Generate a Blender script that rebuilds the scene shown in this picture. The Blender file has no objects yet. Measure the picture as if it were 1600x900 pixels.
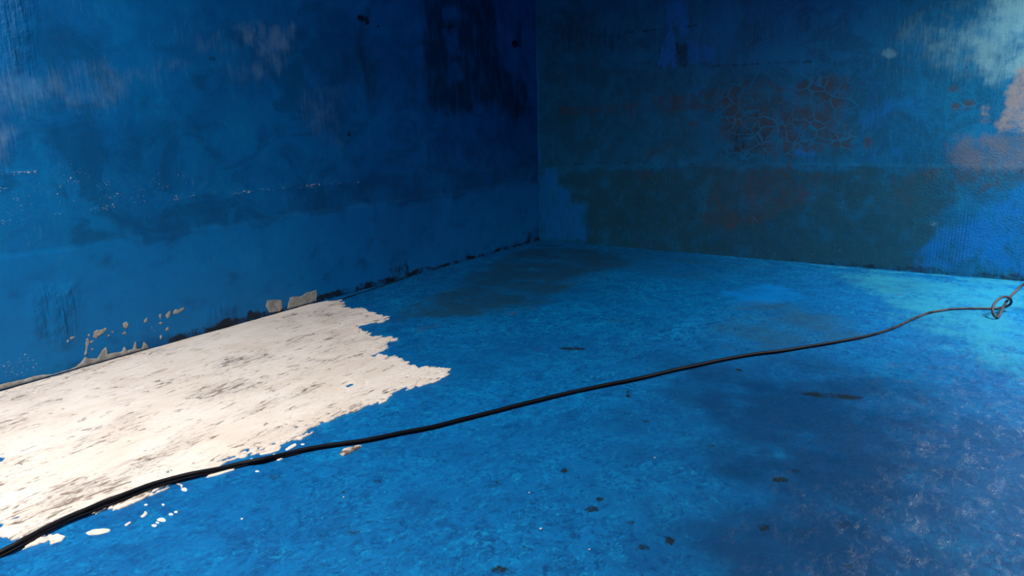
import bpy, bmesh, math, random
import numpy as np
from mathutils import Vector, Matrix

C = bpy.context.scene
COL = C.collection
random.seed(4)

# ------------------------------------------------------------------ camera
W, H, F = 1600.0, 900.0, 1066.0
CAM_H = 1.2
_down = np.array([124.6, 4633.0, 1066.0]); _down /= np.linalg.norm(_down)   # world down seen from the camera (x right, y down, z forward)
_up = -_down
_f = np.array([0.0, 0.0, 1.0]); _fh = _f - _up * _f.dot(_up); _fh /= np.linalg.norm(_fh)
_rh = np.cross(_fh, _up) * 1.0
if _rh[0] < 0: _rh = -_rh

def _basis(theta):
    # world X, Y expressed in camera coordinates; heading theta is measured from X towards Y (Y is to the left)
    X = math.cos(theta) * _fh + math.sin(theta) * _rh
    Y = math.sin(theta) * _fh - math.cos(theta) * _rh
    return np.array([X, Y, _up])            # rows: world axes in camera coordinates

def _ray(px, py, B):
    d = B @ np.array([(px - W / 2) / F, (py - H / 2) / F, 1.0])
    return d

def _floor(px, py, B, z=0.0):
    d = _ray(px, py, B); t = (z - CAM_H) / d[2]
    return np.array([d[0] * t, d[1] * t, z])

B0 = _basis(math.radians(33.0))
_a = _floor(0, 612, B0); _c = _floor(843, 375, B0)
_corr = math.atan2(_c[1] - _a[1], _c[0] - _a[0])
THETA = math.radians(33.0) - _corr
BW = _basis(THETA)
CORNER = _floor(843, 375, BW)
_e = _floor(1600, 440, BW)
RDIR = (_e - CORNER)[:2]; RDIR /= np.linalg.norm(RDIR)      # along the right wall, away from the corner
YL = CORNER[1]
print('CORNER', CORNER, 'RDIR', RDIR, 'theta', math.degrees(THETA))

def ray(px, py): return _ray(px, py, BW)
def floor_pt(px, py, z=0.0):
    p = _floor(px, py, BW, z); return p
def left_uv(px, py):
    d = ray(px, py); t = YL / d[1]; return d[0] * t, CAM_H + d[2] * t
RN = np.array([-RDIR[1], RDIR[0]])
if RN.dot(-CORNER[:2]) < 0: RN = -RN                        # into the tank
def right_uv(px, py):
    d = ray(px, py); t = CORNER[:2].dot(RN) / d[:2].dot(RN)
    p = d[:2] * t; return (p - CORNER[:2]).dot(RDIR), CAM_H + d[2] * t
def floor_uv(px, py):
    p = floor_pt(px, py); return p[0], p[1]

cam_data = bpy.data.cameras.new('camera'); cam = bpy.data.objects.new('camera', cam_data); COL.objects.link(cam)
cam_data.sensor_width = 36.0; cam_data.lens = 36.0 * F / W
cam_data.clip_start = 0.05; cam_data.clip_end = 100
_R = Matrix(((BW[0][0], -BW[0][1], -BW[0][2]), (BW[1][0], -BW[1][1], -BW[1][2]), (BW[2][0], -BW[2][1], -BW[2][2])))
cam.matrix_world = Matrix.Translation((0, 0, CAM_H)) @ _R.to_4x4()
C.camera = cam

# ------------------------------------------------------------------ light
X0, Y1 = -2.6, -4.2                 # near and right ends of the tank
CEIL = 3.2
HATCH_A = (-0.45, 0.85, 1.75, 3.15)    # x0, x1, y0, y1 of the roof opening over the near left
HATCH_B = (4.75, 5.75, -2.45, -1.25)  # roof opening by the right wall
world = bpy.data.worlds.new('sky'); C.world = world; world.use_nodes = True
bg = world.node_tree.nodes['Background']; bg.inputs[0].default_value = (0.75, 0.87, 1.0, 1); bg.inputs[1].default_value = 0.3
def hatch_light(name, h, power, colour, spread):
    L = bpy.data.lights.new(name, 'AREA'); L.shape = 'RECTANGLE'
    L.size = (h[1] - h[0]) * 0.98; L.size_y = (h[3] - h[2]) * 0.98
    L.energy = power; L.color = colour; L.spread = math.radians(spread)
    o = bpy.data.objects.new(name, L); COL.objects.link(o)
    o.location = ((h[0] + h[1]) / 2, (h[2] + h[3]) / 2, CEIL + 0.06)
    return o
hatch_light('daylight_near_hatch', HATCH_A, 158, (1.0, 0.95, 0.89), 170)
hatch_light('daylight_far_hatch', HATCH_B, 215, (1.0, 0.96, 0.92), 140)
C.view_settings.view_transform = 'Standard'; C.view_settings.look = 'None'
C.view_settings.gamma = 1.0; C.view_settings.use_curve_mapping = False
C.view_settings.exposure = 0.0

# ------------------------------------------------------------------ numeric helpers
def _hash(ix, iy, seed):
    h = (ix.astype(np.int64) * 374761393 + iy.astype(np.int64) * 668265263 + seed * 974634777) & 0xffffffff
    h = ((h ^ (h >> 13)) * 1274126177) & 0xffffffff
    h = (h ^ (h >> 16)) & 0xffffffff
    return h
def perlin(x, y, seed=0):
    xi = np.floor(x); yi = np.floor(y); xf = x - xi; yf = y - yi
    u = xf * xf * xf * (xf * (xf * 6 - 15) + 10); v = yf * yf * yf * (yf * (yf * 6 - 15) + 10)
    def g(ox, oy):
        a = _hash(xi + ox, yi + oy, seed) * (2 * math.pi / 4294967296.0)
        return np.cos(a) * (xf - ox) + np.sin(a) * (yf - oy)
    return ((g(0, 0) * (1 - u) + g(1, 0) * u) * (1 - v) + (g(0, 1) * (1 - u) + g(1, 1) * u) * v) * 1.4
def fbm(x, y, octv=4, seed=0, gain=0.5):
    s = 0; a = 1.0; t = 0
    for k in range(octv):
        s = s + a * perlin(x * 2 ** k, y * 2 ** k, seed + 17 * k); t += a; a *= gain
    return s / t
def sstep(a, b, x):
    t = np.clip((x - a) / (b - a), 0, 1); return t * t * (3 - 2 * t)
def poly_sd(U, V, P):
    P = np.asarray(P, float); n = len(P)
    d2 = np.full(U.shape, 1e9); ins = np.zeros(U.shape, bool)
    for i in range(n):
        ax, ay = P[i]; bx, by = P[(i + 1) % n]
        ex, ey = bx - ax, by - ay; wx, wy = U - ax, V - ay
        t = np.clip((wx * ex + wy * ey) / (ex * ex + ey * ey + 1e-12), 0, 1)
        d2 = np.minimum(d2, (wx - ex * t) ** 2 + (wy - ey * t) ** 2)
        c = ((ay <= V) & (V < by)) | ((by <= V) & (V < ay))
        if by != ay:
            ins ^= c & (U < ax + (V - ay) / (by - ay) * ex)
    return np.where(ins, 1, -1) * np.sqrt(d2)
class Masks:
    def __init__(s, U, V, uv): s.U, s.V, s.uv, s.m = U, V, uv, {}
    def arr(s, n):
        if n not in s.m: s.m[n] = np.zeros(s.U.shape)
        return s.m[n]
    def blob(s, name, pix, val=1.0, soft=0.04, amp=0.05, fx=4.0, fy=4.0, seed=1, mode='max', tex=.55):
        P = [s.uv(*p) for p in pix]
        A = s.arr(name)
        pu = [p[0] for p in P]; pv = [p[1] for p in P]; mg = soft + 1.5 * amp + 0.02
        sel = (s.U > min(pu) - mg) & (s.U < max(pu) + mg) & (s.V > min(pv) - mg) & (s.V < max(pv) + mg)
        if not sel.any(): return
        u, v = s.U[sel], s.V[sel]
        sd = poly_sd(u, v, P) + 1.5 * amp * fbm(u * fx, v * fy, 5, seed, .62)
        f = sstep(-soft, soft, sd) * val * np.clip(1 - tex * .35 + tex * 1.5 * fbm(u * fx * 1.7, v * fy * 1.7, 5, seed + 7, .65), 0, 1.15)
        if mode == 'max': A[sel] = np.maximum(A[sel], f)
        elif mode == 'cut': A[sel] = A[sel] * (1 - f)
        else: A[sel] = A[sel] + f
    def spot(s, name, x, y, rx, ry, val=1.0, soft=0.03, amp=0.02, **k):
        k.setdefault('tex', .7 if name == 'stroke' else .2)
        s.blob(name, [(x + rx * math.cos(t), y + ry * math.sin(t)) for t in np.linspace(0, 2 * math.pi, 10)[:-1]], val, soft, amp, **k)
    def line(s, name, pix, w, val=1.0, amp=0.0, fx=6.0, seed=3):
        A = s.arr(name); P = [s.uv(*p) for p in pix]; d = np.full(s.U.shape, 1e9)
        for (ax, ay), (bx, by) in zip(P[:-1], P[1:]):
            ex, ey = bx - ax, by - ay
            t = np.clip(((s.U - ax) * ex + (s.V - ay) * ey) / (ex * ex + ey * ey), 0, 1)
            d = np.minimum(d, np.hypot(s.U - ax - ex * t, s.V - ay - ey * t))
        if amp: d = d + amp * fbm(s.U * fx, s.V * fx, 3, seed)
        t = np.clip(.75 + 1.6 * fbm(s.U * 7, s.V * 7, 4, seed + 5, .6), .1, 1.2)
        np.maximum(A, val * t * (1 - sstep(w * 0.4, w, d)), out=A)

def spaced(lo, hi, a, b, fine, coarse):
    # positions from lo to hi, fine between a and b
    out = []
    if a > lo: out += list(np.linspace(lo, a, max(2, int((a - lo) / coarse) + 1))[:-1])
    out += list(np.linspace(a, b, int((b - a) / fine) + 1))
    if hi > b: out += list(np.linspace(b, hi, max(2, int((hi - b) / coarse) + 1))[1:])
    return np.array(out)
def grid_mesh(name, P, flip=False):
    ny, nx = P.shape[:2]
    me = bpy.data.meshes.new(name)
    me.vertices.add(nx * ny); me.vertices.foreach_set('co', P.reshape(-1).astype(np.float32))
    i = np.arange((ny - 1) * (nx - 1)); r, c = i // (nx - 1), i % (nx - 1)
    a = r * nx + c
    q = np.stack([a, a + 1, a + nx + 1, a + nx], 1)
    if flip: q = q[:, ::-1]
    nf = len(q)
    me.loops.add(nf * 4); me.loops.foreach_set('vertex_index', q.reshape(-1).astype(np.int32))
    me.polygons.add(nf); me.polygons.foreach_set('loop_start', (np.arange(nf) * 4).astype(np.int32))
    me.polygons.foreach_set('loop_total', np.full(nf, 4, np.int32))
    me.polygons.foreach_set('use_smooth', np.ones(nf, bool))
    me.update(calc_edges=True); me.validate()
    return me
def put_masks(me, masks):
    for n, a in masks.items():
        at = me.attributes.new(n, 'FLOAT', 'POINT'); at.data.foreach_set('value', a.reshape(-1).astype(np.float32))
def link(name, me, mat, parent=None):
    o = bpy.data.objects.new(name, me); COL.objects.link(o)
    if mat: me.materials.append(mat)
    if parent: o.parent = parent
    return o
def tag(o, label, cat, group=None):
    o['label'] = label; o['category'] = cat
    if group: o['group'] = group
    return o
def struct(o): o['kind'] = 'structure'; return o

# ------------------------------------------------------------------ node helpers
class Mat:
    def __init__(s, name):
        s.m = bpy.data.materials.new(name); s.m.use_nodes = True
        s.t = s.m.node_tree; s.t.nodes.clear()
        s.out = s.t.nodes.new('ShaderNodeOutputMaterial'); s.p = s.t.nodes.new('ShaderNodeBsdfPrincipled')
        s.t.links.new(s.p.outputs[0], s.out.inputs[0])
        tc = s.t.nodes.new('ShaderNodeTexCoord'); s.co = tc.outputs['Object']
    def n(s, t, **k):
        nd = s.t.nodes.new(t)
        for a, v in k.items(): setattr(nd, a, v)
        return nd
    def set(s, sock, v):
        if isinstance(v, bpy.types.NodeSocket): s.t.links.new(v, sock)
        elif isinstance(v, (tuple, list)) and len(v) == 3 and len(sock.default_value) == 4: sock.default_value = (*v, 1)
        else: sock.default_value = v
    def vec(s, sc):
        m = s.n('ShaderNodeMapping'); s.set(m.inputs['Vector'], s.co); m.inputs['Scale'].default_value = sc; return m.outputs[0]
    def noise(s, sc, detail=5, rough=0.55, dist=0.0, off=0):
        nd = s.n('ShaderNodeTexNoise'); s.set(nd.inputs['Vector'], s.vec(sc if isinstance(sc, tuple) else (sc, sc, sc)))
        nd.inputs['Scale'].default_value = 1.0; nd.inputs['Detail'].default_value = detail
        nd.inputs['Roughness'].default_value = rough; nd.inputs['Distortion'].default_value = dist
        if off: nd.inputs['Vector'].links[0].from_node.inputs['Location'].default_value = (off, off * 1.7, off * 0.6)
        return nd.outputs[0]
    def attr(s, n):
        nd = s.n('ShaderNodeAttribute'); nd.attribute_name = n; return nd.outputs['Fac']
    def math(s, op, a, b=0.0, c=None):
        nd = s.n('ShaderNodeMath', operation=op); s.set(nd.inputs[0], a); s.set(nd.inputs[1], b)
        if c is not None: s.set(nd.inputs[2], c)
        return nd.outputs[0]
    def rng(s, v, a, b, c=0.0, d=1.0, smooth=True):
        nd = s.n('ShaderNodeMapRange'); nd.interpolation_type = 'SMOOTHSTEP' if smooth else 'LINEAR'
        s.set(nd.inputs[0], v)
        for i, x in zip((1, 2, 3, 4), (a, b, c, d)): nd.inputs[i].default_value = x
        return nd.outputs[0]
    def mix(s, f, a, b):
        nd = s.n('ShaderNodeMix', data_type='RGBA'); s.set(nd.inputs[0], f); s.set(nd.inputs[6], a); s.set(nd.inputs[7], b); return nd.outputs[2]
    def mixf(s, f, a, b):
        nd = s.n('ShaderNodeMix', data_type='FLOAT'); s.set(nd.inputs[0], f); s.set(nd.inputs[2], a); s.set(nd.inputs[3], b); return nd.outputs[0]
    def layer(s, f, noise, k, lo=0.35, hi=0.65, top=1.0):
        # break a mask up with a noise and sharpen it
        v = s.math('ADD', f, s.math('MULTIPLY', s.math('SUBTRACT', noise, 0.5), k))
        r = s.rng(v, lo, hi, 0.0, top)
        return r
    def bump(s, h, strength, dist, prev=None):
        nd = s.n('ShaderNodeBump'); s.set(nd.inputs['Height'], h); nd.inputs['Strength'].default_value = strength
        nd.inputs['Distance'].default_value = dist
        if prev: s.set(nd.inputs['Normal'], prev)
        return nd.outputs[0]
    def done(s, col, rough, normal=None, spec=0.5):
        s.set(s.p.inputs['Base Color'], col); s.set(s.p.inputs['Roughness'], rough)
        if spec is not None: s.p.inputs['Specular IOR Level'].default_value = spec
        if normal is not None: s.set(s.p.inputs['Normal'], normal)
        return s.m

BLUE = (0.0, 0.125, 0.37); LIGHT = (0.006, 0.23, 0.53); DEEP = (0.002, 0.070, 0.23)

# ------------------------------------------------------------------ height fields
def floor_h(x, y):
    return 0.0035 * fbm(x * 2.2, y * 2.2, 2, 5) + 0.0016 * fbm(x * 9, y * 9, 3, 9)
def left_h(u, v):
    return 0.006 * fbm(u * 1.3, v * 1.8, 3, 21) + 0.0012 * fbm(u * 9, v * 9, 3, 22)
def right_h(u, v):
    return 0.006 * fbm(u * 1.2, v * 1.6, 3, 31) + 0.0012 * fbm(u * 9, v * 9, 3, 32)

# ------------------------------------------------------------------ floor
gx = spaced(X0, CORNER[0] + 0.55, 0.7, CORNER[0] + 0.55, 0.013, 0.12)
gy = spaced(Y1, YL + 0.12, -1.9, YL + 0.12, 0.013, 0.12)
FX, FY = np.meshgrid(gx, gy)
M = Masks(FX, FY, floor_uv)
M.blob('damp', [(600, 505), (690, 455), (770, 408), (845, 380), (985, 395), (1010, 412), (930, 432), (870, 470), (790, 492), (690, 500)], .95, .22, .18, 2, 2, 41)
M.blob('damp', [(900, 380), (1230, 412), (1120, 445), (900, 420)], .45, .25, .2, 2, 2, 42)
M.blob('damp', [(850, 490), (1010, 492), (1050, 520), (920, 505)], .5, .15, .1, 2, 2, 43)
M.blob('dull', [(1150, 470), (1230, 470), (1345, 500), (1350, 530), (1260, 545), (1150, 548), (1100, 520)], .75, .2, .15, 2, 2, 44)
M.blob('dull', [(1290, 425), (1480, 440), (1450, 465), (1330, 455)], .5, .15, .12, 3, 3, 45)
M.blob('dull', [(1400, 470), (1540, 500), (1500, 560), (1400, 545)], .35, .2, .15, 3, 3, 46)
M.blob('dull', [(560, 695), (620, 690), (625, 715), (580, 722)], .45, .05, .04, 3, 3, 46)
M.blob('wet', [(1120, 455), (1200, 440), (1265, 462), (1265, 475), (1150, 478)], .8, .12, .12, 2, 2, 47)
M.blob('rust', [(640, 512), (690, 503), (690, 510), (650, 520)], .7, .03, .03, 8, 8, 48)
for (x, y, rx, ry, v) in [(800, 490, 12, 3, .8), (835, 482, 10, 2.5, .8), (862, 492, 10, 2, .7), (842, 547, 7, 3, .8), (655, 538, 4, 3, .7), (1165, 483, 20, 2, .7), (1120, 486, 10, 2, .6), (1560, 619, 14, 3, .6), (1450, 613, 8, 2, .5), (1395, 457, 22, 5, .5), (1405, 460, 8, 3, .7), (1000, 520, 8, 3, .5), (440, 804, 5, 3, .4), (780, 598, 8, 4, .3), (875, 780, 14, 7, .35), (985, 835, 18, 6, .3), (870, 880, 14, 6, .3), (1290, 605, 20, 5, .35)]:
    M.spot('rust', x, y, rx, ry, v * .8, .03, .04, fx=9, fy=9, seed=int(x))
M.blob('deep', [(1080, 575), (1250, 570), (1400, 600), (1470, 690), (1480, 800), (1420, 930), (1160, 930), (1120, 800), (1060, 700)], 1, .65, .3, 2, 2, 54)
M.blob('sparkle', [(1180, 870), (1230, 780), (1400, 730), (1420, 660), (1340, 590), (1440, 540), (1640, 540), (1700, 930), (1250, 950)], 1, .15, .2, 3, 3, 55)
M.blob('sparkle', [(1440, 900), (1480, 840), (1560, 820), (1640, 860), (1640, 930), (1440, 930)], 1.15, .1, .1, 4, 4, 56)
M.blob('grime', [(1248, 612), (1300, 614), (1350, 620), (1345, 626), (1300, 622), (1250, 617)], .85, .02, .02, 8, 8, 49)
for (x, y, rx, ry, v) in [(895, 545, 24, 2.5, .75), (938, 780, 6, 4, .9), (925, 796, 16, 4, .75), (985, 818, 8, 4, .8), (1005, 855, 12, 5, .75), (1048, 845, 5, 4, .9), (982, 618, 5, 3, 1), (980, 612, 3, 2, .8), (1155, 578, 5, 2, .8), (1220, 750, 14, 5, .8), (1240, 736, 8, 4, .7), (1268, 724, 4, 3, .8), (1195, 826, 10, 5, .7), (1320, 820, 12, 5, .5), (1322, 884, 14, 4, .6), (1115, 697, 12, 3, .6), (1060, 715, 16, 6, .4), (880, 736, 5, 3, .8), (998, 751, 5, 2, .7), (1010, 658, 8, 3, .6), (550, 833, 12, 5, .6), (565, 826, 8, 2, .6), (537, 768, 4, 3, .9), (595, 752, 8, 3, .7), (777, 752, 5, 5, .7), (780, 890, 14, 6, .8), (790, 860, 8, 4, .7), (820, 855, 6, 3, .7), (805, 892, 6, 3, .7), (430, 745, 14, 6, .5), (500, 835, 10, 4, .4), (640, 860, 6, 5, .5), (770, 760, 12, 3, .5), (840, 722, 6, 4, .5), (1100, 770, 8, 4, .6), (1150, 830, 8, 4, .6), (1280, 840, 8, 3, .5), (845, 760, 14, 5, .35), (920, 700, 14, 6, .35), (1060, 800, 18, 6, .3), (1180, 800, 20, 7, .3), (1140, 740, 22, 6, .3), (1255, 830, 22, 9, .4), (1250, 720, 20, 10, .3)]:
    M.spot('grime', x, y, rx, ry, v, .012, .02, fx=14, fy=14, seed=int(x))
M.blob('pale', [(1270, 418), (1440, 432), (1600, 445), (1650, 470), (1650, 640), (1580, 600), (1500, 560), (1420, 500), (1350, 460)], .95, .3, .2, 2, 2, 50)
M.line('pale', [(1270, 414), (1380, 424), (1490, 431), (1600, 441), (1660, 446)], .05, .8, .04)
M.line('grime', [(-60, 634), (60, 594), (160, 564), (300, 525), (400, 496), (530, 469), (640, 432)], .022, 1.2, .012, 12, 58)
M.blob('pale', [(1485, 432), (1600, 440), (1600, 448), (1495, 437)], 1, .03, .05, 6, 6, 51)
M.blob('gloss', [(1180, 600), (1340, 560), (1660, 540), (1700, 930), (1250, 930), (1180, 760)], 1, .4, .25, 2, 2, 52)
M.blob('gloss', [(680, 470), (840, 376), (1100, 402), (1240, 470), (900, 520)], 1, .35, .2, 2, 2, 53)
fh = floor_h(FX, FY)
EX = CORNER[0] + (YL - FY) * (-RDIR[0] / RDIR[1]) * -1.0
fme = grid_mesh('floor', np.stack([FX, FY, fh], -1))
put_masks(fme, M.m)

m = Mat('blue_floor_paint')
big = m.noise((1.1, 1.1, 1), 4, .6, .6); med = m.noise((5, 5, 1), 6, .65, 1.2, 3); fine = m.noise((22, 22, 1), 8, .7, 1.5, 7); strk = m.noise((9, 34, 1), 6, .7, .8, 5)
swirl = m.noise((3.2, 3.2, 1), 7, .72, 2.6, 11)
grain = m.noise((85, 85, 1), 6, .75, 1.2, 23); fila = m.noise((13, 20, 1), 9, .78, 3.2, 29)
v = m.math('ADD', m.math('MULTIPLY', med, .34), m.math('MULTIPLY', fine, .26)); v = m.math('ADD', v, m.math('MULTIPLY', strk, .16)); v = m.math('ADD', v, m.math('MULTIPLY', grain, .24))
col = m.mix(m.rng(v, .41, .57), (0.0, 0.088, 0.28), (0.0, 0.165, 0.45))
col = m.mix(m.rng(m.math('ADD', m.math('MULTIPLY', swirl, .6), m.math('MULTIPLY', fine, .4)), .52, .64, 0, .7), col, (0.0, 0.26, 0.58))
col = m.mix(m.math('MULTIPLY', m.rng(m.math('ADD', m.math('MULTIPLY', fila, .65), m.math('MULTIPLY', grain, .35)), .515, .60, 0, 1.0), m.rng(swirl, .40, .56)), col, (0.004, 0.30, 0.60))
col = m.mix(m.rng(m.math('ADD', m.math('MULTIPLY', fila, .5), m.math('MULTIPLY', fine, .5)), .475, .40, 0, .7), col, (0.0, 0.05, 0.18))
col = m.mix(m.rng(big, .36, .66, 0, .45), col, (0.0, 0.09, 0.29))
col = m.mix(m.layer(m.attr('pale'), strk, .9, .25, .95, .55), col, (0.03, 0.35, 0.47))
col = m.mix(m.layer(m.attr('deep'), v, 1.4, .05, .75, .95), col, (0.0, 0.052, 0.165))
col = m.mix(m.layer(m.attr('wet'), strk, .5, .3, .8, .8), col, (0.0, 0.19, 0.58))
col = m.mix(m.layer(m.attr('dull'), v, 2.2, .2, 1.0, .75), col, (0.016, 0.085, 0.15))
col = m.mix(m.layer(m.attr('damp'), v, 2.0, .2, .95, .85), col, (0.010, 0.062, 0.12))
col = m.mix(m.layer(m.attr('rust'), m.math('ADD', m.math('MULTIPLY', strk, .5), m.math('MULTIPLY', grain, .5)), 2.6, .35, .95, .75), col, (0.062, 0.056, 0.060))
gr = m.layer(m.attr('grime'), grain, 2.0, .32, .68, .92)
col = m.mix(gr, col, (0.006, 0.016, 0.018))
spk = m.math('MULTIPLY', m.rng(m.noise((60, 60, 1), 2, .5, 0, 13), .70, .74), m.rng(m.noise((2.4, 2.4, 1), 3, .6, 0, 17), .52, .62))
col = m.mix(m.math('MULTIPLY', spk, .8), col, (0.003, 0.02, 0.045))
nb = m.bump(m.math('ADD', m.math('MULTIPLY', med, .5), m.math('MULTIPLY', fine, .5)), .55, .012)
nb = m.bump(grain, .4, .005, nb)
spark = m.math('MULTIPLY', m.attr('sparkle'), m.rng(m.noise((11, 22, 1), 6, .75, .6, 33), .49, .68))
nb = m.bump(m.math('MULTIPLY', m.math('SUBTRACT', m.noise((110, 170, 1), 2, .6, .3, 37), .5), spark), 1.0, .0045, nb)
ro = m.mixf(m.attr('gloss'), m.rng(fine, .3, .7, .45, .65, False), m.rng(fine, .35, .65, .30, .48, False))
ro = m.mixf(spark, ro, .06)
m.set(m.p.inputs['Specular IOR Level'], m.math('ADD', m.mixf(m.attr('gloss'), .16, .14), m.math('MULTIPLY', spark, 1.2)))
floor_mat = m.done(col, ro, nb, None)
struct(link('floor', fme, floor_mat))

# ------------------------------------------------------------------ left wall
gu = spaced(X0, CORNER[0] + 0.02, 1.1, CORNER[0] + 0.02, 0.012, 0.12); gv = np.concatenate([[-0.03], np.linspace(0, CEIL, 268)])
LU, LV = np.meshgrid(gu, gv)
M = Masks(LU, LV, left_uv)
M.blob('pale', [(-60, 95), (110, 98), (250, 88), (300, 95), (240, 120), (180, 160), (140, 170), (95, 172), (70, 150), (30, 190), (15, 260), (-60, 270)], .5, .10, .10, 3, 3, 61)
for k, (p, w) in enumerate([([(288, 42), (350, 44), (348, 80), (300, 84)], .55), ([(362, 40), (402, 42), (400, 78), (364, 76)], .8), ([(404, 32), (458, 40), (458, 84), (402, 84)], .9), ([(394, 84), (452, 82), (440, 122), (398, 128)], .62), ([(330, 95), (392, 110), (390, 140), (350, 132)], .38)]):
    M.blob('pale', p, w, .07, .07, 5, 3, 162 + k, tex=.8)
M.blob('pale', [(95, 145), (160, 130), (165, 165), (100, 172)], .62, .04, .05, 6, 4, 63)
M.blob('pale', [(-40, 180), (22, 200), (16, 260), (-40, 270)], .7, .04, .05, 8, 4, 64)
M.blob('pale', [(470, 130), (540, 130), (535, 230), (500, 225), (470, 190)], .4, .06, .05, 5, 2, 65)
M.blob('dark', [(655, -20), (770, -20), (778, 30), (800, 120), (822, 130), (834, 175), (805, 192), (782, 172), (745, 164), (735, 178), (700, 182), (682, 168), (665, 150), (660, 100), (662, 40)], 1, .11, .10, 7, 3, 66)
for p in ([(690, 12), (715, 8), (718, 28), (695, 30)], [(695, 48), (712, 52), (722, 85), (705, 88)], [(701, 92), (720, 94), (726, 125), (704, 128)], [(775, -10), (800, -10), (800, 40), (798, 110), (780, 108)]):
    M.blob('dark', p, .9, .05, .04, 8, 4, 67, 'cut')
M.blob('dark', [(556, 15), (575, 15), (578, 80), (592, 110), (592, 148), (578, 156), (566, 105), (555, 85)], .7, .06, .07, 8, 3, 68)
M.blob('dark', [(640, 100), (660, 90), (665, 175), (625, 170)], .5, .04, .05, 8, 3, 69)
M.blob('dark', [(810, 30), (818, 30), (815, 75), (802, 75)], .8, .02, .02, 8, 3, 70)
M.blob('dark', [(330, 95), (420, 75), (560, 80), (560, 140), (420, 150), (330, 130)], .35, .12, .12, 3, 2, 71)
M.blob('dark', [(575, 335), (590, 300), (690, 300), (680, 390), (600, 420)], .35, .10, .08, 4, 2, 72)
M.blob('dark', [(440, 300), (640, 268), (845, 236), (845, 284), (640, 313), (450, 338)], .38, .05, .05, 3, 8, 73)
M.blob('dark', [(60, 348), (250, 310), (450, 300), (450, 338), (250, 365), (70, 400)], .26, .06, .06, 3, 6, 74)
M.blob('dark', [(230, 160), (330, 180), (400, 240), (380, 300), (250, 270), (90, 300), (80, 250)], .22, .12, .12, 2, 3, 75)
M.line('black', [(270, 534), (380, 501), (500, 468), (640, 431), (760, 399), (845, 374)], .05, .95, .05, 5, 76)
M.blob('black', [(600, 440), (608, 410), (636, 405), (645, 430)], .8, .06, .06, 12, 3, 77)
M.blob('black', [(822, 378), (828, 356), (842, 352), (845, 376)], .8, .05, .05, 10, 3, 78)
M.blob('black', [(395, 495), (402, 484), (408, 492)], .9, .02, .02, 10, 5, 79)
M.blob('black', [(362, 505), (370, 494), (374, 500)], .9, .02, .02, 10, 5, 80)
for (x, y, rx, ry) in [(568, 27, 12, 6), (574, 35, 5, 4), (590, 41, 3, 3), (546, 209, 3, 6), (517, 129, 7, 3), (333, 91, 6, 4), (348, 158, 4, 4), (805, 68, 6, 10), (700, 42, 10, 2), (228, 115, 4, 8), (225, 162, 4, 6), (110, 163, 5, 4)]:
    M.spot('black', x, y, rx * .9, ry * .8, .9 if x > 500 else .55, .012, .025, fx=14, fy=14, seed=int(x))
# rough crust along the pour line and the scattered specks above and below it
M.line('crust', [(-40, 352), (45, 344), (90, 337), (175, 322), (230, 314), (330, 304), (420, 296), (560, 284)], .020, .9, .02, 9, 81)
M.line('crust', [(-40, 276), (0, 272), (55, 268)], .018, .85, .015, 9, 82)
M.line('crust', [(120, 286), (155, 285), (180, 284)], .014, .7, .015, 9, 83)
M.blob('crust', [(-40, 270), (260, 250), (420, 290), (300, 310), (-40, 380)], .64, .1, .1, 3, 3, 84)
M.blob('crust', [(-40, 400), (40, 415), (60, 430), (-40, 440)], .62, .1, .1, 3, 3, 85)
M.blob('crust', [(-20, 560), (80, 530), (90, 580), (-20, 605)], .62, .05, .05, 3, 3, 86)
M.blob('crust', [(200, 515), (300, 480), (310, 520), (215, 545)], .60, .05, .05, 3, 3, 87)
M.blob('fresh', [(-60, 400), (250, 372), (450, 338), (845, 286), (845, 372), (640, 430), (-60, 620)], 1, .05, .06, 3, 4, 88)
M.blob('fresh', [(-60, -30), (640, -30), (640, 60), (420, 60), (280, 60), (180, 90), (-60, 100)], .55, .15, .15, 2, 2, 89)
M.blob('fresh', [(590, 180), (840, 190), (840, 235), (600, 260)], .45, .12, .10, 3, 2, 90)
M.blob('runs', [(52, 470), (60, 452), (112, 450), (118, 530), (95, 545), (50, 535)], 1, .05, .04, 6, 4, 91)
M.blob('runs', [(-30, -20), (45, -20), (45, 110), (-30, 110)], .6, .05, .04, 6, 4, 91)
M.blob('runs', [(310, 500), (370, 470), (370, 500), (320, 515)], .5, .05, .04, 6, 4, 92)
lh = left_h(LU, LV) + 0.001 * sstep(0, 1, M.m['crust']) + 0.006 * np.clip(M.m['runs'], 0, 1) * np.clip(fbm(LU * 38, LV * 5, 3, 93) + .1, 0, 1)
step_v = left_uv(640, 311)[1]
lh = lh + 0.006 * (1 - sstep(step_v - .012, step_v + .012, LV + .015 * fbm(LU * 2, LV * 0, 2, 94) + (LU - left_uv(640, 311)[0]) * 0.0))
lme = grid_mesh('wall_left', np.stack([LU, YL - lh + 0.004, LV], -1))
put_masks(lme, M.m)
m = Mat('blue_left_wall_paint')
big = m.noise((1.0, 1, 1.3), 4, .6, .5); med = m.noise((4, 1, 4), 5, .6, .5, 3); fine = m.noise((24, 1, 24), 6, .7, .4, 7)
vert = m.noise((30, 1, 3.0), 5, .65, .3, 5); vbig = m.noise((5, 1, 1.4), 4, .6, .4, 9); horz = m.noise((4, 1, 40), 4, .6, .2, 6)
col = m.mix(m.rng(big, .36, .64), (0.0, 0.088, 0.27), (0.0, 0.135, 0.37))
grain = m.noise((90, 1, 70), 6, .75, .6, 23); cloud = m.noise((2.6, 1, 3.4), 7, .68, 1.0, 31); scr = m.noise((70, 1, 7), 6, .75, .4, 27)
col = m.mix(m.rng(vbig, .48, .68, 0, .5), col, (0.0, 0.165, 0.40))
col = m.mix(m.rng(cloud, .46, .60, 0, .62), col, (0.0, 0.068, 0.185))
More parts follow.
